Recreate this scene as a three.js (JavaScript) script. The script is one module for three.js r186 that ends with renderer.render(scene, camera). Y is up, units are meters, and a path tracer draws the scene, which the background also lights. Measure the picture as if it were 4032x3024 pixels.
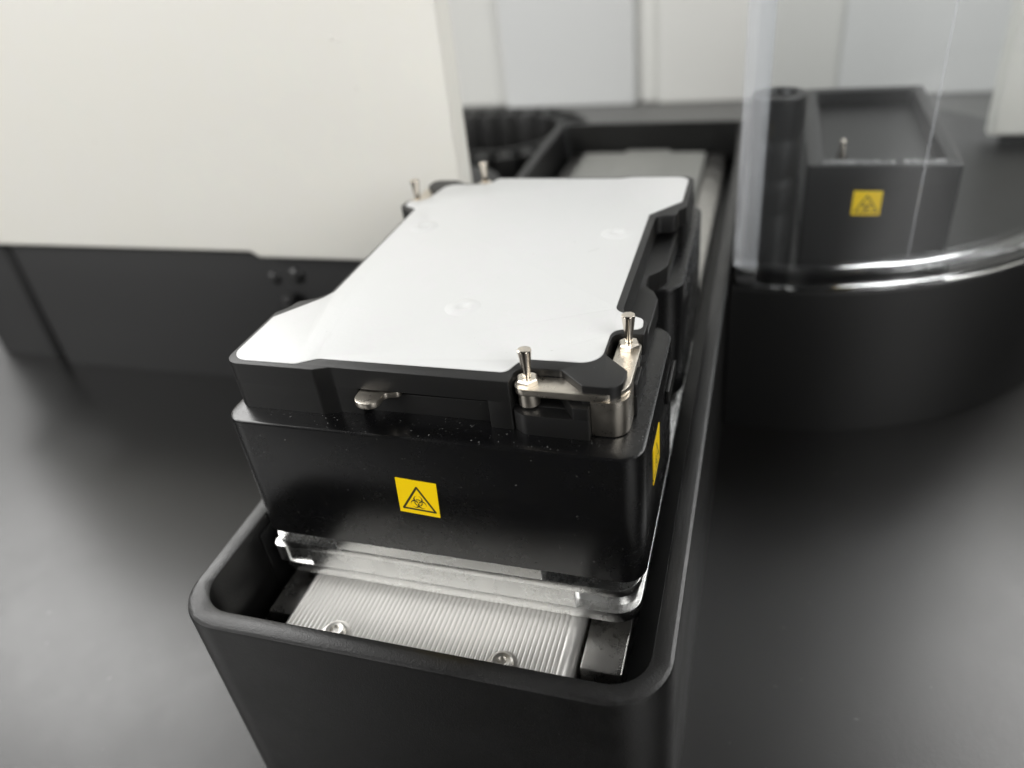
import * as THREE from 'three';
import { toCreasedNormals, mergeGeometries } from 'three/addons/utils/BufferGeometryUtils.js';
import { RectAreaLightUniformsLib } from 'three/addons/lights/RectAreaLightUniformsLib.js';

// ---------------------------------------------------------------- camera, lamps, exposure
const scene = new THREE.Scene();
scene.background = new THREE.Color(0x000000);
const renderer = new THREE.WebGLRenderer({ antialias: true });
renderer.toneMapping = THREE.LinearToneMapping;
renderer.toneMappingExposure = 1.0;
renderer.shadowMap.enabled = true;
renderer.setSize(1024, 768);
RectAreaLightUniformsLib.init();

// all lengths below are millimetres with the top of the carriage block at y = 0; the worktop is at y = -100
const MM = 0.001, LIFT = 100;
const D2R = Math.PI / 180;
const camera = new THREE.PerspectiveCamera(52.9675, 4 / 3, 0.005, 20);
camera.rotation.order = 'YXZ';
camera.rotation.set(-33.62527 * D2R, 20.41431 * D2R, -7.18677 * D2R);
camera.position.set(106.885 * MM, (91.353 + LIFT) * MM, 107.077 * MM);
camera.focus = 0.157;
camera.userData.fStop = 9;
scene.add(camera);

// lamp panels: [x, y, z, width, length, tilted to face the track?, radiance, label]
const LAMPS = [
  [-1550, 1300, -1150, 1250, 1400, 0, 8.6, 'wide white ceiling lamp panel above the larger cream cover panel'],
  [1010, 1300, -1400, 800, 1600, 0, 7.4, 'long white ceiling lamp panel above the clear curved shield'],
  [-1350, 1000, 1050, 1300, 1300, 1, 6.0, 'added tilted square fill light panel in front, on the cream cover panel side'],  // added fill, out of view, to brighten the camera-facing sides
  [1450, 950, 1050, 1200, 1300, 1, 4.6, 'added tilted square fill light panel in front, on the round housing side'],  // its counterpart on the other side, likewise an added unseen fill
];

// ---------------------------------------------------------------- helpers
function rng(seed) { let s = seed >>> 0; return () => { s = (s + 0x6D2B79F5) | 0; let t = Math.imul(s ^ (s >>> 15), 1 | s); t = (t + Math.imul(t ^ (t >>> 7), 61 | t)) ^ t; return ((t ^ (t >>> 14)) >>> 0) / 4294967296; }; }
const taken = new Map();
function numbered(n) { const k = taken.get(n) || 0; taken.set(n, k + 1); return k ? n + '_' + String(k).padStart(3, '0') : n; }

// polygon corners [x, z, radius] -> rounded outline of [x, z]
function rpoly(c, seg = 6) {
  const out = [], n = c.length;
  for (let i = 0; i < n; i++) {
    const [x, z, r = 0] = c[i], p = c[(i + n - 1) % n], q = c[(i + 1) % n];
    if (!r) { out.push([x, z]); continue; }
    let ax = p[0] - x, az = p[1] - z, bx = q[0] - x, bz = q[1] - z;
    const la = Math.hypot(ax, az), lb = Math.hypot(bx, bz); ax /= la; az /= la; bx /= lb; bz /= lb;
    const ang = Math.acos(Math.max(-1, Math.min(1, ax * bx + az * bz)));
    let t = r / Math.tan(ang / 2); t = Math.min(t, la * 0.49, lb * 0.49);
    const rr = t * Math.tan(ang / 2);
    let mx = ax + bx, mz = az + bz; const ml = Math.hypot(mx, mz); mx /= ml; mz /= ml;
    const cx = x + mx * rr / Math.sin(ang / 2), cz = z + mz * rr / Math.sin(ang / 2);
    const a0 = Math.atan2(z + az * t - cz, x + ax * t - cx); let a1 = Math.atan2(z + bz * t - cz, x + bx * t - cx);
    let d = a1 - a0; while (d > Math.PI) d -= 2 * Math.PI; while (d < -Math.PI) d += 2 * Math.PI;
    for (let k = 0; k <= seg; k++) { const a = a0 + d * k / seg; out.push([cx + Math.cos(a) * rr, cz + Math.sin(a) * rr]); }
  }
  return out;
}
const rect = (x0, x1, z0, z1, r, seg) => rpoly([[x0, z0, r], [x1, z0, r], [x1, z1, r], [x0, z1, r]], seg);
function area(p) { let a = 0; for (let i = 0; i < p.length; i++) { const q = p[(i + 1) % p.length]; a += p[i][0] * -q[1] - q[0] * -p[i][1]; } return a / 2; }
function tidy(p) { return p.filter((a, i) => { const b = p[(i + p.length - 1) % p.length]; return Math.hypot(a[0] - b[0], a[1] - b[1]) > 1e-4; }); }
function inset(p, d) { // p runs so that the outside lies to its right
  const n = p.length;
  return p.map((c, i) => {
    const a = p[(i + n - 1) % n], b = p[(i + 1) % n];
    let e1x = c[0] - a[0], e1v = -(c[1] - a[1]), e2x = b[0] - c[0], e2v = -(b[1] - c[1]);
    const l1 = Math.hypot(e1x, e1v), l2 = Math.hypot(e2x, e2v); e1x /= l1; e1v /= l1; e2x /= l2; e2v /= l2;
    let nx = e1v + e2v, nv = -e1x - e2x; const k = nx * nx + nv * nv || 1;
    const s = Math.min(2 / k, 1.6);
    return [c[0] - nx * d * s, c[1] + nv * d * s];
  });
}
// upright prism with rounded rims: bt / bb are the sizes of the top / bottom edge
function prism(pts, y0, y1, { bt = 0, bb = 0, holes = [], bh = bt, crease = 0.62 } = {}) {
  const loops = [pts, ...holes].map((p, i) => { p = tidy(p); return (area(p) > 0) === (i === 0) ? p : p.slice().reverse(); });
  const pos = [], tri = (a, b, c) => pos.push(...a, ...b, ...c);
  const capT = [], capB = [];
  loops.forEach((p, li) => {
    const t = li ? bh : bt, b = li ? 0 : bb, rings = [];
    if (b) { rings.push([b, y0], [b * 0.3, y0 + b * 0.3]); }
    rings.push([0, y0 + b]);
    rings.push([0, y1 - t]);
    if (t) { rings.push([t * 0.29, y1 - t * 0.29], [t, y1]); }
    const R = rings.map(([d, y]) => (d ? inset(p, d) : p).map(q => [q[0], y, q[1]]));
    for (let k = 0; k + 1 < R.length; k++) for (let i = 0; i < p.length; i++) {
      const j = (i + 1) % p.length;
      tri(R[k][i], R[k][j], R[k + 1][j]); tri(R[k][i], R[k + 1][j], R[k + 1][i]);
    }
    capB.push(R[0]); capT.push(R[R.length - 1]);
  });
  for (const [cap, up] of [[capT, 1], [capB, 0]]) {
    const v = cap.map(r => r.map(q => new THREE.Vector2(q[0], -q[2])));
    const all = cap.flat();
    for (const [a, b, c] of THREE.ShapeUtils.triangulateShape(v[0], v.slice(1))) up ? tri(all[a], all[b], all[c]) : tri(all[a], all[c], all[b]);
  }
  const g = new THREE.BufferGeometry(); g.setAttribute('position', new THREE.Float32BufferAttribute(pos, 3));
  return toCreasedNormals(g, crease);
}
function boxAt(x0, x1, y0, y1, z0, z1, b = 0) { return prism(rect(x0, x1, z0, z1, b, 3), y0, y1, { bt: b, bb: b }); }
function lathe(profile, x, z, seg = 40) { // profile [r, y]
  const g = new THREE.LatheGeometry(profile.map(([r, y]) => new THREE.Vector2(r, y)), seg); g.translate(x, 0, z);
  g.deleteAttribute('uv'); return toCreasedNormals(g.toNonIndexed(), 0.6);
}
function boxUV(g) { // 1 unit = 100 mm, laid on by the side each face points to
  const p = g.attributes.position, n = g.attributes.normal, uv = new Float32Array(p.count * 2);
  for (let i = 0; i < p.count; i += 3) {
    let nx = 0, ny = 0, nz = 0;
    for (let k = 0; k < 3; k++) { nx += Math.abs(n.getX(i + k)); ny += Math.abs(n.getY(i + k)); nz += Math.abs(n.getZ(i + k)); }
    for (let k = 0; k < 3; k++) {
      const j = i + k, x = p.getX(j) / 100, y = p.getY(j) / 100, z = p.getZ(j) / 100;
      const [u, v] = ny >= nx && ny >= nz ? [x, -z] : nx >= nz ? [z, y] : [x, y];
      uv[2 * j] = u; uv[2 * j + 1] = v;
    }
  }
  g.setAttribute('uv', new THREE.BufferAttribute(uv, 2)); return g;
}
let cur = [0, 0, 0];
function finish(g, keepUV) { if (g.index) g = g.toNonIndexed(); if (!keepUV) boxUV(g); g.translate(-cur[0], -cur[1], -cur[2]); g.scale(MM, MM, MM); return g; }
function part(name, g, m, parent, label, keepUV) {
  const o = new THREE.Mesh(finish(g, keepUV), m); o.name = name; o.castShadow = o.receiveShadow = true; parent.add(o);
  if (label) o.userData.label = label;
  return o;
}
function thing(name, label, category, base, extra = {}) { // a Group standing at its base; its parts are given in the picture's millimetres
  const o = new THREE.Group(); o.name = numbered(name); cur = base; scene.add(o);
  o.position.set(base[0] * MM, (base[1] + LIFT) * MM, base[2] * MM);
  o.userData = { label, category, ...extra }; return o;
}

// ---------------------------------------------------------------- textures
function tileNoise(n, cells, seed) {
  const r = rng(seed), g = new Float32Array(cells * cells).map(() => r()), out = new Float32Array(n * n), f = t => t * t * (3 - 2 * t);
  for (let y = 0; y < n; y++) for (let x = 0; x < n; x++) {
    const u = x / n * cells, v = y / n * cells, i = Math.floor(u), j = Math.floor(v), a = f(u - i), b = f(v - j), i1 = (i + 1) % cells, j1 = (j + 1) % cells;
    out[y * n + x] = (g[j * cells + i] * (1 - a) + g[j * cells + i1] * a) * (1 - b) + (g[j1 * cells + i] * (1 - a) + g[j1 * cells + i1] * a) * b;
  }
  return out;
}
function mix(n, list) { const o = new Float32Array(n * n); for (const [cells, w, seed] of list) { const t = tileNoise(n, cells, seed); for (let i = 0; i < o.length; i++) o[i] += (t[i] - 0.5) * w; } return o; }
function tex(n, f, tileMM, srgb) { // f(i, x, y) -> [r, g, b] in 0..1
  const d = new Uint8Array(n * n * 4);
  for (let y = 0; y < n; y++) for (let x = 0; x < n; x++) { const i = y * n + x, c = f(i, x, y); for (let k = 0; k < 3; k++) d[4 * i + k] = Math.max(0, Math.min(255, c[k] * 255)); d[4 * i + 3] = 255; }
  const t = new THREE.DataTexture(d, n, n); t.wrapS = t.wrapT = THREE.RepeatWrapping; t.magFilter = THREE.LinearFilter; t.minFilter = THREE.LinearMipmapLinearFilter; t.generateMipmaps = true;
  if (srgb) t.colorSpace = THREE.SRGBColorSpace;
  t.repeat.set(100 / (tileMM[0] ?? tileMM), 100 / (tileMM[1] ?? tileMM)); t.needsUpdate = true; return t;
}
const lin = v => v <= 0.0031308 ? 12.92 * v : 1.055 * Math.pow(v, 1 / 2.4) - 0.055; // linear value -> sRGB code
const gray = (n, arr, tileMM) => tex(n, i => { const v = 0.5 + arr[i]; return [v, v, v]; }, tileMM);
const rough = (n, arr, tileMM, base, amp) => tex(n, i => { const v = base + arr[i] * amp; return [v, v, v]; }, tileMM);
function brushed(n, seed, tileMM, across) { // fine lines along u
  const r = rng(seed), row = new Float32Array(n).map(() => r()), o = mix(n, [[16, 0.3, seed + 1]]);
  return tex(n, (i, x, y) => { const v = 0.5 + (row[y] - 0.5) * 0.8 + o[i] * 0.3; return [v, v, v]; }, tileMM);
}
// colour map with scattered pale specks of dust; specks: [count, min size px, max size px]
function dusty(n, tileMM, base, speck, seed, count, s0, s1, patch = 0.12, fibres = 0) {
  const r = rng(seed), a = new Float32Array(n * n), m = mix(n, [[8, 1, seed + 3], [32, 0.6, seed + 4], [128, 0.4, seed + 5]]);
  const stamp = (cx, cy, rx, ry, th, al) => {
    const R = Math.ceil(Math.max(rx, ry)) + 1, c = Math.cos(th), s = Math.sin(th);
    for (let dy = -R; dy <= R; dy++) for (let dx = -R; dx <= R; dx++) {
      const u = (dx * c + dy * s) / rx, v = (-dx * s + dy * c) / ry, k = u * u + v * v; if (k > 1) continue;
      const i = ((Math.floor(cy) + dy + n) % n) * n + (Math.floor(cx) + dx + n) % n; a[i] = Math.max(a[i], al * (1 - k * 0.5));
    }
  };
  for (let k = 0; k < count; k++) { const s = s0 + (s1 - s0) * Math.pow(r(), 3); stamp(r() * n, r() * n, s * (1 + r()), s * 0.8, r() * 6.3, 0.2 + 0.8 * r() * r()); }
  for (let k = 0; k < fibres; k++) { let x = r() * n, y = r() * n, th = r() * 6.3; for (let q = 0; q < 14; q++) { stamp(x, y, 1.4, 1.2, th, 0.35); x += Math.cos(th) * 2; y += Math.sin(th) * 2; th += (r() - 0.5) * 0.5; } }
  return tex(n, i => [0, 1, 2].map(k => lin(Math.max(0, base[k] * (1 + m[i] * patch)) * (1 - a[i]) + speck[k] * a[i])), tileMM, true);
}
const std = o => new THREE.MeshStandardMaterial(o);
const phy = o => new THREE.MeshPhysicalMaterial(o);

const fine = mix(256, [[128, 0.7, 1], [64, 0.5, 2], [24, 0.2, 3]]);
const grain = mix(512, [[200, 0.55, 11], [90, 0.6, 12], [30, 0.2, 13]]);
const cloud = mix(512, [[5, 0.7, 21], [14, 0.5, 22], [60, 0.3, 23], [200, 0.3, 24]]);

const M = {};
M.deck = phy({ ior: 1.62, color: 0xffffff, map: dusty(1024, 400, [0.007, 0.0068, 0.0066], [0.2, 0.2, 0.19], 31, 200, 0.6, 1.2, 0.2, 0), roughness: 0.36, bumpMap: gray(512, grain, 60), bumpScale: 0.000009, roughnessMap: rough(512, cloud, 330, 0.92, 0.12) });
M.block = std({ color: 0xffffff, map: dusty(1024, 130, [0.0042, 0.0042, 0.0044], [0.30, 0.30, 0.28], 41, 800, 0.5, 1.3, 0.15, 0), roughness: 0.3, bumpMap: brushed(512, 5, [60, 22]), bumpScale: 0.000004, roughnessMap: rough(512, cloud, 90, 0.9, 0.25) });
M.nest = std({ color: 0xffffff, map: dusty(1024, 110, [0.0065, 0.0064, 0.0062], [0.22, 0.26, 0.25], 43, 300, 0.5, 1.3, 0.15, 0), roughness: 0.42, bumpMap: gray(256, fine, 9), bumpScale: 0.000012 });
M.powder = phy({ ior: 1.58, color: 0xffffff, map: dusty(1024, 120, [0.005, 0.0049, 0.0048], [0.16, 0.16, 0.15], 47, 160, 0.6, 1.2, 0.2, 0), roughness: 0.42, bumpMap: gray(512, grain, 20), bumpScale: 0.00003, roughnessMap: rough(512, cloud, 70, 0.92, 0.3) });
M.satin = std({ color: new THREE.Color().setRGB(0.0045, 0.0045, 0.0045), roughness: 0.44, bumpMap: gray(512, grain, 60), bumpScale: 0.00002 });
M.pad = phy({ color: 0xffffff, map: dusty(1024, 120, [0.65, 0.655, 0.65], [0.25, 0.24, 0.22], 53, 130, 0.6, 1.5, 0.012, 4), roughness: 0.3, specularIntensity: 0.9, bumpMap: gray(512, mix(512, [[6, 0.8, 61], [20, 0.25, 62], [160, 0.12, 63]]), 90), bumpScale: 0.00009 });
M.cream = std({ color: 0xffffff, map: dusty(512, 300, [0.85, 0.835, 0.775], [0.5, 0.48, 0.42], 57, 16, 0.7, 1.4, 0.012), roughness: 0.5, bumpMap: gray(512, grain, 30), bumpScale: 0.00005 });
M.wall = std({ color: new THREE.Color().setRGB(0.82, 0.82, 0.79), roughness: 0.6 });
M.wallCool = std({ color: new THREE.Color().setRGB(0.78, 0.79, 0.785), roughness: 0.5 });
M.nickel = std({ color: new THREE.Color().setRGB(0.70, 0.65, 0.57), metalness: 1, roughness: 0.38, bumpMap: brushed(512, 71, [14, 9]), bumpScale: 0.000004, roughnessMap: rough(512, cloud, 22, 0.9, 0.5) });
M.pin = std({ color: new THREE.Color().setRGB(0.72, 0.66, 0.58), metalness: 1, roughness: 0.2, roughnessMap: rough(512, cloud, 9, 0.95, 0.4) });
M.alu = std({ color: new THREE.Color().setRGB(0.82, 0.82, 0.81), metalness: 1, roughness: 0.31, bumpMap: brushed(512, 73, [80, 5]), bumpScale: 0.000005, roughnessMap: rough(512, cloud, 30, 0.9, 0.5) });
M.shelf = std({ color: new THREE.Color().setRGB(0.17, 0.17, 0.165), roughness: 0.5 });
M.ribbed = std({ color: new THREE.Color().setRGB(0.80, 0.79, 0.76), metalness: 0.35, roughness: 0.42, roughnessMap: rough(512, cloud, 40, 0.95, 0.25) });
M.steel = std({ color: new THREE.Color().setRGB(0.52, 0.51, 0.49), metalness: 1, roughness: 0.36, roughnessMap: rough(512, cloud, 18, 0.9, 0.6), bumpMap: gray(256, fine, 6), bumpScale: 0.00001 });
M.screw = std({ color: new THREE.Color().setRGB(0.78, 0.76, 0.72), metalness: 1, roughness: 0.36 });
M.dust = std({ color: new THREE.Color().setRGB(0.19, 0.19, 0.185), roughness: 0.9 });
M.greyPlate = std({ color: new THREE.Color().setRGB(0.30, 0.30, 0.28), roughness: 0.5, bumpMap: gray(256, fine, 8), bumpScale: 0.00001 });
M.base = std({ color: new THREE.Color().setRGB(0.013, 0.013, 0.0133), roughness: 0.5, bumpMap: gray(512, grain, 60), bumpScale: 0.00002 });
M.oxide = std({ color: new THREE.Color().setRGB(0.05, 0.05, 0.05), roughness: 0.34, metalness: 0.6 });
M.acrylic = phy({ color: new THREE.Color().setRGB(0.95, 0.96, 0.965), transmission: 0.988, thickness: 0, ior: 1.49, roughness: 0.03 });
M.acrylicSolid = phy({ color: new THREE.Color().setRGB(0.96, 0.97, 0.975), transmission: 1, thickness: 0.005, ior: 1.49, roughness: 0.05 });
M.acrylicEdge = phy({ color: new THREE.Color().setRGB(0.93, 0.94, 0.96), transmission: 0.8, thickness: 0, ior: 1.49, roughness: 0.08 });
M.lampFrame = std({ color: new THREE.Color().setRGB(0.75, 0.75, 0.75), roughness: 0.5 });

// ---------------------------------------------------------------- ceiling lamps and added fill panels
for (const [x, y, z, w, l, tilt, rad, label] of LAMPS) {
  const t = thing('lamp_panel', label, 'ceiling lamp', [x, y, z], { group: 'ceiling lamp panels' });  // the tilted ones are added fill lights, not ceiling lamps
  if (tilt) t.quaternion.setFromUnitVectors(new THREE.Vector3(0, -1, 0), new THREE.Vector3(-x, 60 - y, -60 - z).normalize());
  part('frame', prism(rect(x - w / 2 - 30, x + w / 2 + 30, z - l / 2 - 30, z + l / 2 + 30, 8), y, y + 60, { holes: [rect(x - w / 2, x + w / 2, z - l / 2, z + l / 2, 2)] }), M.lampFrame, t);
  part('diffuser', boxAt(x - w / 2 + 1, x + w / 2 - 1, y + 20, y + 50, z - l / 2 + 1, z + l / 2 - 1), std({ color: 0xffffff, emissive: new THREE.Color(1, 0.985, 0.95), emissiveIntensity: 1.0, roughness: 0.6 }), t);
  const a = new THREE.RectAreaLight(new THREE.Color(1, 0.994, 0.98), rad, w * MM, l * MM);
  a.position.set(0, 10 * MM, 0); a.rotation.x = -Math.PI / 2; t.add(a); a.name = 'lamp_light'; a.castShadow = true;
}

// ---------------------------------------------------------------- setting: worktop, rear wall
{
  const t = thing('worktop', 'matt black worktop that carries all the equipment', 'worktop', [0, -130, 0], { kind: 'structure' });
  part('worktop_slab', boxAt(-1300, 1300, -130, -100, -700, 700), M.deck, t);
}
{
  const t = thing('rear_wall', 'pale grey panelled rear wall', 'wall', [0, -85, -563], { kind: 'structure' });
  const cols = [[-800, -461, 0, 'wall', 120], [-460.9, -219, 0, 'wallCool', 820], [-218.9, -114, -8, 'wall', 820], [-113.9, 0, 2, 'wallCool', 820], [0.1, 18, -5, 'wall', 820], [18.1, 156, 0, 'wall', 820], [156.1, 310, -2, 'wallCool', 820], [310.1, 1000, 0, 'wall', 120]];
  for (const [x0, x1, dz, m, h] of cols) part('wall_panel', boxAt(x0, x1, -84.9, h, -600, -563 + dz, 2), M[m], t);
}
{
  const t = thing('rear_shelf', 'low grey shelf along the foot of the rear wall', 'shelf', [0, -100, -520], { kind: 'structure' });
  part('shelf_slab', boxAt(-900, 900, -99.9, -85, -620, -481, 2), M.shelf, t);
}

// ---------------------------------------------------------------- track housing
const trackBack = -332;
{
  const t = thing('track_housing', 'long black open-topped track housing with rounded front corners', 'track housing', [45, -100, -150]);
  const outer = rpoly([[-8, trackBack, 3], [98.1, trackBack, 3], [98.1, 27.6, 12.5], [-8, 27.6, 11.5]], 12);
  const inner = rpoly([[-3.6, trackBack + 4, 3], [93.8, trackBack + 4, 3], [93.8, 22.8, 8], [-3.6, 22.8, 8]], 10);
  part('housing_wall', prism(outer, -99.95, -33.6, { bt: 0.9, bh: 0.5, holes: [inner] }), M.powder, t);
  part('channel_floor', boxAt(-3.4, 93.6, -62, -57, trackBack + 4.2, 22.6), M.satin, t);
  // ribbed cover: raised lines along the track
  const s = new THREE.Shape(), x0 = 9, x1 = 76.6, yb = -56.9, yt = -47.2, pitch = 1.12;
  s.moveTo(x0, yb); s.lineTo(x1, yb); s.lineTo(x1, yt - 2.6);
  for (let k = 1; k <= 6; k++) { const a = k / 6 * Math.PI / 2; s.lineTo(x1 - 2.6 + Math.cos(a) * 2.6, yt - 2.6 + Math.sin(a) * 2.6); }
  for (let x = x1 - 3.1; x > x0 + 1.2; x -= pitch) for (let k = 0; k < 6; k++) { const u = k / 6; s.lineTo(x - u * pitch, yt - 0.12 + 0.32 * Math.pow(Math.sin(Math.PI * u), 0.7) - (u === 0 ? 0.18 : 0)); }
  s.lineTo(x0 + 0.8, yt); s.lineTo(x0, yt - 0.8);
  const rg = new THREE.ExtrudeGeometry(s, { depth: 21 + 130, bevelEnabled: false, steps: 1 }); rg.translate(0, 0, -130); rg.deleteAttribute('uv');
  const cover = part('ribbed_cover', toCreasedNormals(rg, 0.9), M.ribbed, t, 'pale silver cover with fine ribs along the track');
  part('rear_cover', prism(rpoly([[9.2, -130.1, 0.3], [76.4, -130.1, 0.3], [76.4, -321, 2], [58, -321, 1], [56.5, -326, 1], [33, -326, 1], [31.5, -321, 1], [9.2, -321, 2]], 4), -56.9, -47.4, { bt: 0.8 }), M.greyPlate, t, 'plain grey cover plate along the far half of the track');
  for (const [sx, sz] of [[22.8, 14.0], [62.2, 14.0]]) {
    part('screw', lathe([[0, -46.2], [1.1, -46.2], [1.1, -45.7], [1.9, -45.6], [2.3, -45.9], [2.45, -46.4], [2.45, -46.75], [3.3, -46.8], [3.3, -47.3]], sx, sz, 36), M.screw, cover, 'round headed screw with washer');
  }
  part('guide_rail', prism(rpoly([[77.6, 9.6, 0.6], [86.7, 9.6, 0.6], [86.7, -326, 0.6], [77.6, -326, 0.6]], 4), -56.9, -50, { bt: 0.35 }), M.steel, t);
  part('guide_rail', prism(rpoly([[1.4, 9.6, 0.6], [8.8, 9.6, 0.6], [8.8, -326, 0.6], [1.4, -326, 0.6]], 4), -56.9, -50, { bt: 0.35 }), M.steel, t);
  // thin liner on the inner left wall
  part('liner_strip', boxAt(-3.55, -2.9, -56.8, -36.5, -120, -1.2, 0.2), M.satin, t);
}

// ---------------------------------------------------------------- warning sticker print
function biohazard(u, v) { // centre 0,0; unit = 1/30 of the symbol's width
  let ink = false;
  for (let k = 0; k < 3; k++) {
    const a = Math.PI / 2 + k * 2 * Math.PI / 3, cx = Math.cos(a), cy = Math.sin(a);
    const along = u * cx + v * cy, side = -u * cy + v * cx;
    const dO = Math.hypot(u - cx * 11, v - cy * 11), dI = Math.hypot(u - cx * 15, v - cy * 15);
    if (dO < 15) ink = true;
  }
  for (let k = 0; k < 3; k++) {
    const a = Math.PI / 2 + k * 2 * Math.PI / 3, cx = Math.cos(a), cy = Math.sin(a);
    const along = u * cx + v * cy, side = Math.abs(-u * cy + v * cx), dI = Math.hypot(u - cx * 15, v - cy * 15);
    if (dI < 10.8) { const r = Math.hypot(u, v); ink = r > 9.8 && r < 13.2 && dI < 9.6; }
    if (along > 20 && side < 2) ink = false;
    if (along > 0 && along < 7 && side < 0.6) ink = false;
  }
  if (Math.hypot(u, v) < 2.6) ink = false;
  return ink ? 1 : 0;
}
const stickerTex = (() => {
  const n = 512, T = [[0.5, 0.80], [0.105, 0.135], [0.905, 0.135]];
  const seg = (x, y, a, b) => { const dx = b[0] - a[0], dy = b[1] - a[1], t = Math.max(0, Math.min(1, ((x - a[0]) * dx + (y - a[1]) * dy) / (dx * dx + dy * dy))); return Math.hypot(x - a[0] - dx * t, y - a[1] - dy * t); };
  const t = tex(n, (i, px, py) => {
    let k = 0;
    for (const [ox, oy] of [[0.25, 0.25], [0.75, 0.25], [0.25, 0.75], [0.75, 0.75]]) {
      const x = (px + ox) / n, y = (py + oy) / n;
      const d = Math.min(seg(x, y, T[0], T[1]), seg(x, y, T[1], T[2]), seg(x, y, T[2], T[0]));
      k += (d < 0.026 || biohazard((x - 0.5) * 128, (y - 0.35) * 128)) ? 0.25 : 0;
    }
    const c = [0.97, 0.66, 0.0], q = [0.02, 0.018, 0.014];
    return c.map((a, j) => lin(a * (1 - k) + q[j] * k));
  }, 100, true);
  t.repeat.set(1, 1); t.wrapS = t.wrapT = THREE.ClampToEdgeWrapping; return t;
})();
M.sticker = std({ map: stickerTex, roughness: 0.4 });
M.stickerEdge = std({ color: new THREE.Color().setRGB(0.85, 0.62, 0.03), roughness: 0.5 });
function sticker(parent, x, y, z, w, h, ry, rz) {
  const g = new THREE.BoxGeometry(w, h, 0.16); g.rotateZ(rz); g.rotateY(ry); g.translate(x, y, z);
  return part('warning_sticker', g, M.sticker, parent, 'square yellow sticker with black biohazard triangle', true);
}

// ---------------------------------------------------------------- carriage: black block on bright plates
{
  const t = thing('carriage', 'black carriage block on polished plates with a yellow biohazard sticker in front', 'carriage', [45, -57, -60]);
  const o = rpoly([[0, 0, 5], [90, 0, 5], [90, -48.5, 6], [79, -50.5, 5], [79, -66, 5], [90, -68, 6], [90, -124, 5], [0, -124, 5], [0, -68, 6], [11, -66, 5], [11, -50.5, 5], [0, -48.5, 6]], 8);
  part('block_body', prism(o, -32.4, 0, { bt: 0.55, bb: 0.15 }), M.block, t);
  sticker(t, 43.05, -15.5, 0.09, 9.1, 9.5, 0, -3.4 * D2R);
  sticker(t, 90.09, -12.2, -18.0, 9.1, 9.5, Math.PI / 2, 2 * D2R);
  part('side_latch', boxAt(90.02, 90.9, -10.5, -6.8, -46, -33, 0.3), M.nest, t);
  { // loose dust lying on the top front edge of the block
    const r = rng(131), gs = [];
    for (let i = 0; i < 120; i++) {
      const g = new THREE.OctahedronGeometry(0.5), k = 0.09 + 0.2 * Math.pow(r(), 3);
      g.scale(k * (1 + 1.2 * r()), k * 0.5, k); g.rotateY(r() * 6.3);
      const front = r() < 0.85; g.translate(front ? 6 + 76 * r() : 87.4 + 1.8 * r(), 0.02 + k * 0.2, front ? -0.9 - 6 * r() : -6 - 34 * r());
      g.deleteAttribute('uv'); gs.push(g);
    }
    part('dust', mergeGeometries(gs), M.dust, t).userData.kind = 'stuff';
  }
  // plates and spacers under the block
  const plate = (y0, y1, front) => prism(rpoly([[0.6, front, 5.5], [88.7, front, 5.5], [88.7, -118, 5], [0.6, -118, 5]], 10), y0, y1, { bt: 0.09, bb: 0.09 });
  part('spacer_plate', prism(rpoly([[18.8, -0.03, 0.2], [68.2, -0.03, 0.2], [68.2, -110, 1], [18.8, -110, 1]], 3), -35.25, -32.42), M.alu, t);
  part('spacer_plate', prism(rpoly([[1.6, -4.2, 5], [88, -4.2, 5], [88, -12, 1], [1.6, -12, 1]], 8), -35.25, -32.42), M.alu, t);
  part('mounting_plate', plate(-37.4, -35.27, 0), M.alu, t);
  const lower = rpoly([[0.9, -0.02, 5], [4.4, -0.02, 0.2], [4.4, -0.5, 0.1], [10.6, -0.5, 0.1], [10.6, -0.02, 0.2], [75.3, -0.02, 0.2], [75.3, -2.4, 0.3], [88.0, -2.4, 4.5], [88.0, -116, 4], [0.9, -116, 4]], 8);
  part('spacer_plate', prism(lower, -42.35, -37.42), M.alu, t);
  part('mounting_plate', plate(-45.3, -42.37, 0.03), M.alu, t);
  part('linear_bearing', boxAt(13, 77, -47, -45.32, -110, -20), M.satin, t);
  part('bearing_foot', boxAt(78.2, 86, -49.9, -45.32, -100, -22), M.satin, t);
  part('bearing_foot', boxAt(2, 8.2, -49.9, -45.32, -100, -22), M.satin, t);
}

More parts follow.
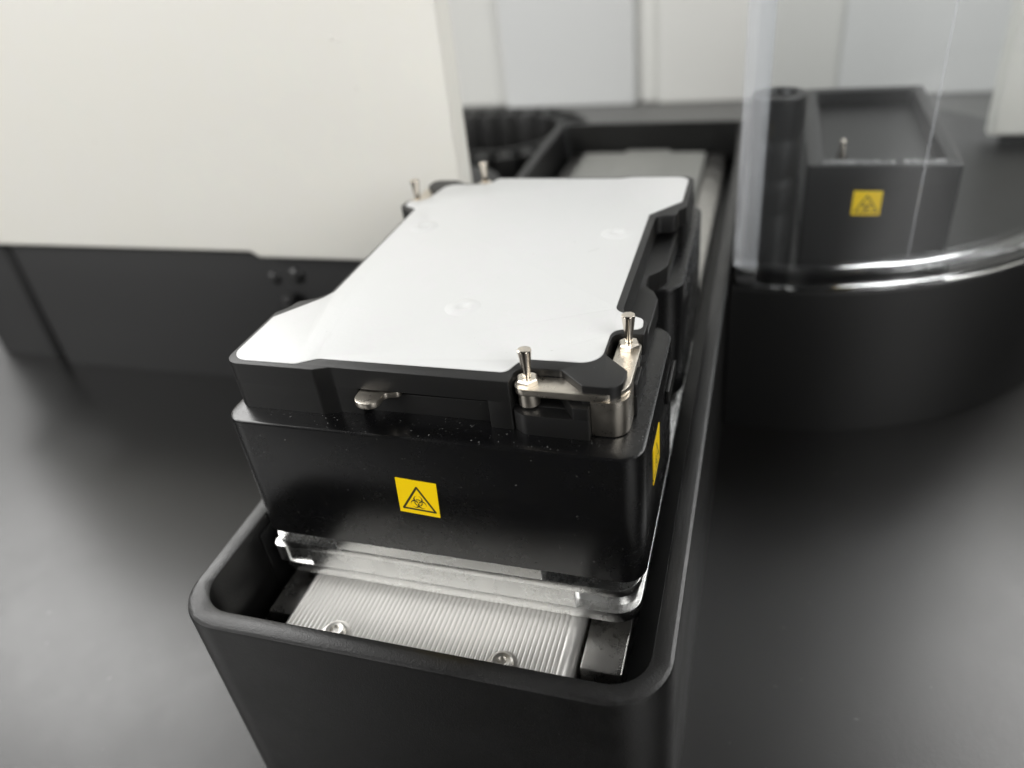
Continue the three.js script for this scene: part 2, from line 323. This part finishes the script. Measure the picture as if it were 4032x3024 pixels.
// ---------------------------------------------------------------- plate nest
const H = 11.25;
{
  const t = thing('plate_nest', 'white topped black plate nest with silver corner brackets and pins', 'plate nest', [45, 0, -61]);
  const turn = p => p.map(([x, z, r]) => [91.2 - x, -123 - z, r]);
  const outline = rpoly([
    [0.6, -5.5, 3.6], [22.4, -5.35, 3], [25.6, -6.65, 3], [63.95, -6.25, 0.4], [64.1, -11.6, 3], [73.0, -11.6, 1.2], [78, -6.85, 0.3], [85.3, -6.85, 3], [85.4, -13.1, 0.4], [80.3, -18.2, 1],
    [80.4, -26.3, 2], [86.6, -26.3, 0.3], [86.7, -31.5, 2], [80.7, -35.8, 2], [80.7, -87.2, 2], [85.9, -88.2, 1.2], [86.2, -91.6, 0.8], [88.0, -94.2, 1], [88.0, -117.9, 3.5], [68.5, -117.9, 3], [66, -116.9, 2],
    [28.3, -116.9, 0.4], [27, -112, 2], [18.4, -112, 1], [14.4, -114.8, 1], [6.8, -114.8, 3], [6.6, -110, 0.4], [10.9, -105, 1], [10.9, -97.5, 2], [4.6, -97, 0.3], [4.5, -92.4, 2], [9.6, -88, 2], [9.6, -37.8, 2.5], [7.6, -35.1, 1], [3.6, -33, 0.6], [2.4, -29.6, 0.8], [0.6, -27.2, 1]], 6);
  part('nest_body', prism(outline, 6.5, H, { bt: 0.22 }), M.nest, t);
  // walls below the slot, front and back corners
  part('front_wall', prism(rpoly([[0.6, -5.5, 3.6], [22.4, -5.35, 3], [25.6, -6.65, 3], [31, -6.6, 0.3], [31, -13, 0.5], [9, -28, 1], [0.6, -27.2, 1]], 6), 0.03, 6.49), M.nest, t);
  part('front_wall', prism(rpoly([[59.2, -6.35, 0.2], [63.95, -6.25, 0.4], [64, -14, 0.5], [59.2, -14, 0.5]], 4), 0.03, 6.49), M.nest, t);
  part('rear_wall_block', prism(rpoly([[88, -95, 1], [88.0, -117.7, 3.5], [60, -117.3, 1], [60, -108, 1], [80, -95, 1]], 5), 0.03, 6.49), M.nest, t);
  part('core', boxAt(9.8, 80.62, 4.82, 6.49, -111, -14), M.nest, t);
  // lower ledge with finger notches
  const notch = [[85.8, -53.5, 2], [84.2, -57.6, 2.2], [81.9, -60, 1.6], [81.9, -65.2, 1.6], [84.2, -68, 2.2], [85.8, -71.5, 2]];
  const ledge = rpoly([[2.0, -8.3, 1], [85.8, -8.3, 1], ...notch, [85.8, -116, 2], [3, -116, 2], ...turn(notch.map(([x, z, r]) => [x, z, r]))], 6);
  part('ledge', prism(ledge, 0.02, 4.8, { bt: 0.35 }), M.nest, t);
  // clip bases round the brackets
  const clip = (f) => {
    part('clip_base', prism(rpoly(f([[64.02, -6.9, 0.3], [66.4, -5.1, 3], [79.4, -5.0, 0.3], [79.4, -8.25, 0.1], [64.02, -8.25, 0.1]]), 6), 0.03, 4.6, { bt: 0.15 }), M.nest, t);
    part('clip_base', prism(rpoly(f([[76.4, -5.0, 0.2], [79.4, -5.0, 0.3], [79.4, -14, 0.3], [70.5, -14, 0.3]]), 4), 4.62, 7.35, { bt: 0.15 }), M.nest, t);
  };
  clip(p => p);
  // mirrored across the corner's diagonal: (x, z) -> (86.3 + (z + 6.4), x - 92.7)
  const mir = p => p.map(([x, z, r]) => [86.3 - (z + 6.4), -6.4 - (86.3 - x) * 1.12, r]).reverse();
  part('clip_base', prism(rpoly(mir([[68, -6.9, 0.3], [69.4, -5.1, 1], [79.4, -5.0, 0.3], [79.4, -7.0, 0.1], [68, -7.0, 0.1]]), 6), 0.03, 4.6, { bt: 0.15 }), M.nest, t);
  part('clip_base', prism(rpoly(mir([[74.4, -5.0, 0.2], [78.9, -5.0, 0.3], [78.9, -7.0, 0.3], [72.5, -7.0, 0.3]]), 4), 4.62, 7.0, { bt: 0.15 }), M.nest, t);
  // slider tab in the front slot
  part('slider_tab', prism(rpoly([[31.4, -9, 0.2], [31.4, -2.0, 2.75], [37.0, -2.0, 2.75], [37.0, -6.2, 1.2], [40, -6.9, 1], [40, -9, 0.2]], 10), 4.9, 6.2, { bt: 0.12, bb: 0.12 }), M.nickel, t, 'small rounded silver tab in the front slot');

  // white pad
  const pad = rpoly([[1.5, -6.8, 4], [17.6, -6.85, 3], [21.6, -9.4, 3], [62.6, -9.35, 2], [64.6, -14.5, 2.6], [79.9, -14.6, 4.2], [79.9, -27.8, 3], [86.0, -28.2, 1.6], [85.6, -32.4, 1.8], [79.1, -35.5, 3], [78.9, -88.2, 0.5], [86.5, -97.6, 1.6], [86.5, -116.6, 3.2], [69.6, -116.6, 4], [66.4, -115.4, 3], [28, -115.6, 2], [26.8, -110.7, 2.5], [13.0, -110.4, 4], [11.0, -97.6, 3], [5.6, -95.9, 0.8], [5.9, -93.0, 1.4], [10.2, -90.6, 1.5], [10.6, -38.2, 1], [9.2, -34.9, 1], [1.5, -24.9, 1]], 8);
  const padMesh = part('pad', prism(pad, H + 0.01, H + 0.22, { bt: 0.16 }), M.pad, t, 'smooth white pad with small raised dimples');
  for (const [x, z] of [[45.2, -33.6], [72.5, -75.4], [18.2, -77.4]])
    part('dimple', lathe([[0, H + 0.26], [0.9, H + 0.28], [1.4, H + 0.44], [1.9, H + 0.53], [2.5, H + 0.5], [3.3, H + 0.36], [4.0, H + 0.24], [4.3, H + 0.2]], x, z, 48), M.pad, padMesh);

  // corner bracket with two tapered pins
  const bracket = (f, spin) => {
    const top = rpoly(f([[64.4, -6.4, 2.3], [86.3, -6.4, 5.6], [86.3, -26.4, 2.0], [81.5, -26.4, 2.0], [81.5, -11.4, 0.4], [64.4, -11.4, 2.3]]), 10);
    const b = part('corner_bracket', prism(top, 8.15, 9.6, { bt: 0.14, bb: 0.1 }), M.nickel, t, 'silver corner bracket carrying two upright pins');
    const arc = rpoly(f([[79.5, -6.42, 0.1], [86.28, -6.42, 5.6], [86.28, -14.5, 0.1], [84.9, -14.5, 0.1], [84.9, -7.8, 4.2], [79.5, -7.8, 0.1]]), 12);
    part('corner_wall', prism(arc, 0.25, 8.14, { bb: 0.1 }), M.nickel, b);
    for (const [px, pz] of f([[66.9, -9.0, 0], [83.9, -23.9, 0]])) {
      part('sleeve', lathe([[0, 4.9], [1.9, 4.9], [2.1, 5.1], [2.1, 8.14], [0, 8.14]], px, pz), M.nickel, b);
      const n = new THREE.LatheGeometry([[0, 9.62], [2.2, 9.62], [2.2, 10.6], [1.9, 10.95], [0.9, 10.95]].map(q => new THREE.Vector2(...q)), 6); n.rotateY(spin + 0.3); n.translate(px, 0, pz); n.deleteAttribute('uv');
      part('nut', toCreasedNormals(n.toNonIndexed(), 0.3), M.nickel, b);
      part('pin', lathe([[0, 9.7], [0.72, 9.7], [0.74, 11.4], [1.36, 16.7], [1.38, 16.85], [1.3, 17.02], [1.12, 17.1], [0, 17.12]], px, pz, 48), M.pin, b);
    }
  };
  bracket(p => p, 0);
  bracket(turn, 0.4);
}

// ---------------------------------------------------------------- cream cover panel on its black base
{
  const t = thing('cabinet_base', 'black base under the larger cream cover panel', 'cabinet base', [-120, -100, -230]);
  part('base_body', prism(rpoly([[-238, -150, 6], [-14, -150, 30], [-14, -262, 30], [-238, -262, 6]], 10), -99.9, -33.4, { bt: 1.2 }), M.base, t);
  part('base_wing', prism(rpoly([[-286, -155, 5], [-244, -155, 4], [-244, -262, 4], [-286, -262, 5]], 6), -99.9, -33.4, { bt: 1.2 }), M.base, t);
  for (const [x, y, r] of [[-91.5, -44.7, 3.0], [-80.2, -43.1, 3.8]]) {
    const g = new THREE.SphereGeometry(r, 28, 16, 0, 2 * Math.PI, 0, Math.PI / 2); g.rotateX(Math.PI / 2); g.scale(1, 1, 0.5); g.translate(x, y, -149.95); g.deleteAttribute('uv');
    part('screw', g.toNonIndexed(), M.oxide, t);
  }
  part('latch_post', lathe([[0, -70], [3, -70], [3, -52], [2.4, -51], [0, -51]], -84.5, -146.5, 28), M.oxide, t);
}
{
  const t = thing('cover_panel', 'large cream cover panel standing on the black base', 'cover panel', [-145, -33.4, -150]);
  // face outline in (x, y), drawn upright
  const s = new THREE.Shape(), r = 2;
  s.moveTo(-292, -30.8); s.lineTo(-96, -30.8); s.lineTo(-92, -33.3); s.lineTo(3.4, -33.3); s.lineTo(3.9, 96); s.lineTo(-292, 96); s.closePath();
  const g = new THREE.ExtrudeGeometry(s, { depth: 8, bevelEnabled: true, bevelSize: 1.6, bevelThickness: 2, bevelOffset: -1.6, bevelSegments: 4 }); g.translate(0, 0, -155); g.deleteAttribute('uv');
  part('panel_face', toCreasedNormals(g, 0.7), M.cream, t);
  for (const [x, y, r] of [[-36.4, 50, 0.8], [-34, 49.1, 0.6]]) { // two small raised paint blobs
    const b = new THREE.SphereGeometry(r, 16, 10); b.scale(1, 1.2, 0.35); b.translate(x, y, -145); b.deleteAttribute('uv');
    part('paint_blob', b.toNonIndexed(), M.cream, t);
  }
}
{
  const t = thing('cover_panel', 'smaller cream cover panel behind the clear shield', 'cover panel', [270, -40, -306]);
  const s = new THREE.Shape(); s.moveTo(206.5, -36); s.lineTo(420, -36); s.lineTo(420, 90); s.lineTo(205, 90); s.closePath();
  const g = new THREE.ExtrudeGeometry(s, { depth: 8, bevelEnabled: true, bevelSize: 2.5, bevelThickness: 2.5, bevelOffset: -2.5, bevelSegments: 4 }); g.translate(0, 0, -311); g.deleteAttribute('uv');
  part('panel_face', toCreasedNormals(g, 0.7), M.cream, t);
  part('panel_foot', boxAt(212, 232, -40.1, -36, -308, -302), M.satin, t);
  part('panel_foot', boxAt(300, 320, -99.9, -36, -308, -302), M.satin, t);
}
{ // cable chain lying in a U beside the far end of the track
  const t = thing('cable_chain', 'black cable chain bent in a U behind the larger cream cover panel', 'cable chain', [-110, -100, -409]);
  const zc = -409, xc = -70, r = 51, pitch = 15, arc = Math.PI * r, run = 165, n = Math.floor((2 * run + arc) / pitch);
  for (let i = 0; i < n; i++) {
    const s = (i + 0.5) * pitch; let x, z, a;
    if (s < run) { x = xc - run + s; z = zc - r; a = 0; }
    else if (s < run + arc) { const th = (s - run) / r; x = xc + r * Math.sin(th); z = zc - r * Math.cos(th); a = -th; }
    else { x = xc - (s - run - arc); z = zc + r; a = Math.PI; }
    const g = mergeGeometries([
      prism(rpoly([[-7.1, -10, 1], [7.1, -10, 1], [7.1, -6.5, 0.5], [-7.1, -6.5, 0.5]], 3), -99.9, -60, { bt: 0.8 }),
      prism(rpoly([[-7.1, 6.5, 0.5], [7.1, 6.5, 0.5], [7.1, 10, 1], [-7.1, 10, 1]], 3), -99.9, -60, { bt: 0.8 }),
      prism(rpoly([[-3.6, -6.6, 0.2], [3.6, -6.6, 0.2], [3.6, 6.6, 0.2], [-3.6, 6.6, 0.2]], 2), -64.5, -61, { bt: 0.5 }),
    ]);
    g.rotateY(a); g.translate(x, 0, z);
    part('chain_link', g, M.nest, t);
  }
}

// ---------------------------------------------------------------- round housing, clear shield, tray
const CX = 117, CZ = -270;
{
  const t = thing('round_housing', 'black round housing beneath the clear curved shield', 'housing', [130, -100, -270]);
  const p = []; const R = 124, a0 = Math.acos((98.9 - CX) / R);
  for (let i = 0; i <= 96; i++) { const a = -a0 + 2 * a0 * i / 96; p.push([CX + R * Math.cos(a), CZ + R * Math.sin(a)]); }
  part('housing_body', prism(p, -99.9, -40.2, { bt: 1.5 }), M.satin, t);
}
function shieldPath(off) { // off > 0 is outwards
  const p = [[102.2 - off, -340]], R = 120.5 + off, x0 = 102.2 - off, rc = 5 + off;
  // corner between the straight side and the arc
  const xc = x0 + rc, zc = CZ + Math.sqrt((R - rc) ** 2 - (xc - CX) ** 2), aEnd = Math.atan2(zc - CZ, xc - CX);
  for (let k = 0; k <= 10; k++) { const a = Math.PI + (aEnd - Math.PI) * k / 10; p.push([xc + rc * Math.cos(a), zc + rc * Math.sin(a)]); }
  for (let k = 1; k <= 60; k++) { const a = aEnd + (0.12 - aEnd) * k / 60; p.push([CX + R * Math.cos(a), CZ + R * Math.sin(a)]); }
  return p;
}
{
  const t = thing('clear_shield', 'clear curved acrylic shield with a thick clear foot', 'shield', [130, -40, -200]);
  part('shield_sheet', prism([...shieldPath(0), ...shieldPath(-3).reverse()], -33.2, 150, { bt: 0.4 }), M.acrylic, t);
  part('shield_edge', prism(rpoly([[99.2, -150.2, 1.2], [107.2, -150.2, 1.2], [107.2, -155.6, 1.2], [99.2, -155.6, 1.2]], 4), -33.1, 150, { bt: 0.4 }), M.acrylicEdge, t, 'thick clear upright edge');
  { // upright seam in the curved sheet
    const a = Math.atan2(Math.sqrt(120.5 ** 2 - 38 ** 2), 38), g = new THREE.BoxGeometry(0.3, 183, 0.3); g.rotateY(Math.PI / 2 - a); g.translate(CX + 120.8 * Math.cos(a), 58.4, CZ + 120.8 * Math.sin(a)); g.deleteAttribute('uv');
    part('shield_seam', toCreasedNormals(g.toNonIndexed(), 0.5), M.acrylicEdge, t);
  }
  part('shield_foot', prism([...shieldPath(3.2), ...shieldPath(-5).reverse()], -40.15, -33.25, { bt: 1.6, bb: 0.6 }), M.acrylicSolid, t);
}
{
  const t = thing('plate_tray', 'black recessed plate tray with white lettering behind the clear shield', 'tray', [145, -40, -215]);
  const T = -3;
  part('tray_body', prism(rect(121, 169, -268, -167, 2, 4), T - 6, T, { bt: 0.8, bh: 0.6, holes: [rect(126.5, 164.5, -262, -174, 2, 4)] }), M.satin, t);
  part('tray_base', prism(rect(121, 169, -268, -167, 2, 4), -40.15, T - 6.02), M.satin, t);
  sticker(t, 141.4, -16, -166.9, 9.1, 8.6, 0, 0);
  part('locating_pin', lathe([[0, T - 6], [1.6, T - 6], [1.6, T - 4], [1.1, T - 3], [1.1, T + 1], [0.7, T + 1.8], [0, T + 2]], 133.5, -190, 24), M.pin, t);
  // two short lines of small white print on the front lip
  const r = rng(97), n = 512, d = new Uint8Array(n * 64 * 4);
  for (const [a, b] of [[0.03, 0.60], [0.66, 0.97]]) for (let row = 0; row < 2; row++) for (let x = a * n; x < b * n; x += 9) {
    if (r() < 0.14) continue;
    const y0 = 8 + row * 28, w = 5 + Math.floor(r() * 3);
    for (let k = 0; k < 4; k++) { const vert = r() < 0.5, xx = x + Math.floor(r() * (w - 1)), yy = y0 + Math.floor(r() * 16); for (let q = 0; q < (vert ? 18 : w); q++) for (let e = 0; e < 2; e++) { const X = Math.floor(vert ? xx + e : x + q), Y = vert ? y0 + q : yy + e; if (X < n && Y < 64) { const i = (Y * n + X) * 4; d[i] = d[i + 1] = d[i + 2] = 255; } } }
  }
  for (let i = 0; i < n * 64; i++) { const v = d[4 * i]; d[4 * i] = d[4 * i + 1] = d[4 * i + 2] = v ? 205 : 22; d[4 * i + 3] = 255; }
  const tx = new THREE.DataTexture(d, n, 64); tx.magFilter = THREE.LinearFilter; tx.colorSpace = THREE.SRGBColorSpace; tx.needsUpdate = true;
  const g = new THREE.BoxGeometry(40, 0.1, 5); g.translate(145, T + 0.06, -170.8);
  part('lettering_strip', g, std({ map: tx, roughness: 0.5 }), t, 'strip of tiny white print', true);
}
{
  const t = thing('round_post', 'black ringed round post beside the plate tray, behind the clear shield', 'post', [110.6, -40, -168]);
  const prof = [[0, -40.1], [8.6, -40.1]];
  for (const y of [-20, -7, 6]) prof.push([8.6, y], [8.35, y + 0.6], [8.35, y + 3], [8.6, y + 3.6]);
  prof.push([8.6, 20.4], [8.0, 21.2], [5.6, 21.3], [5, 19.5], [0, 19.5]);
  part('post_body', lathe(prof, 110.2, -168, 48), M.satin, t);
}

renderer.render(scene, camera);
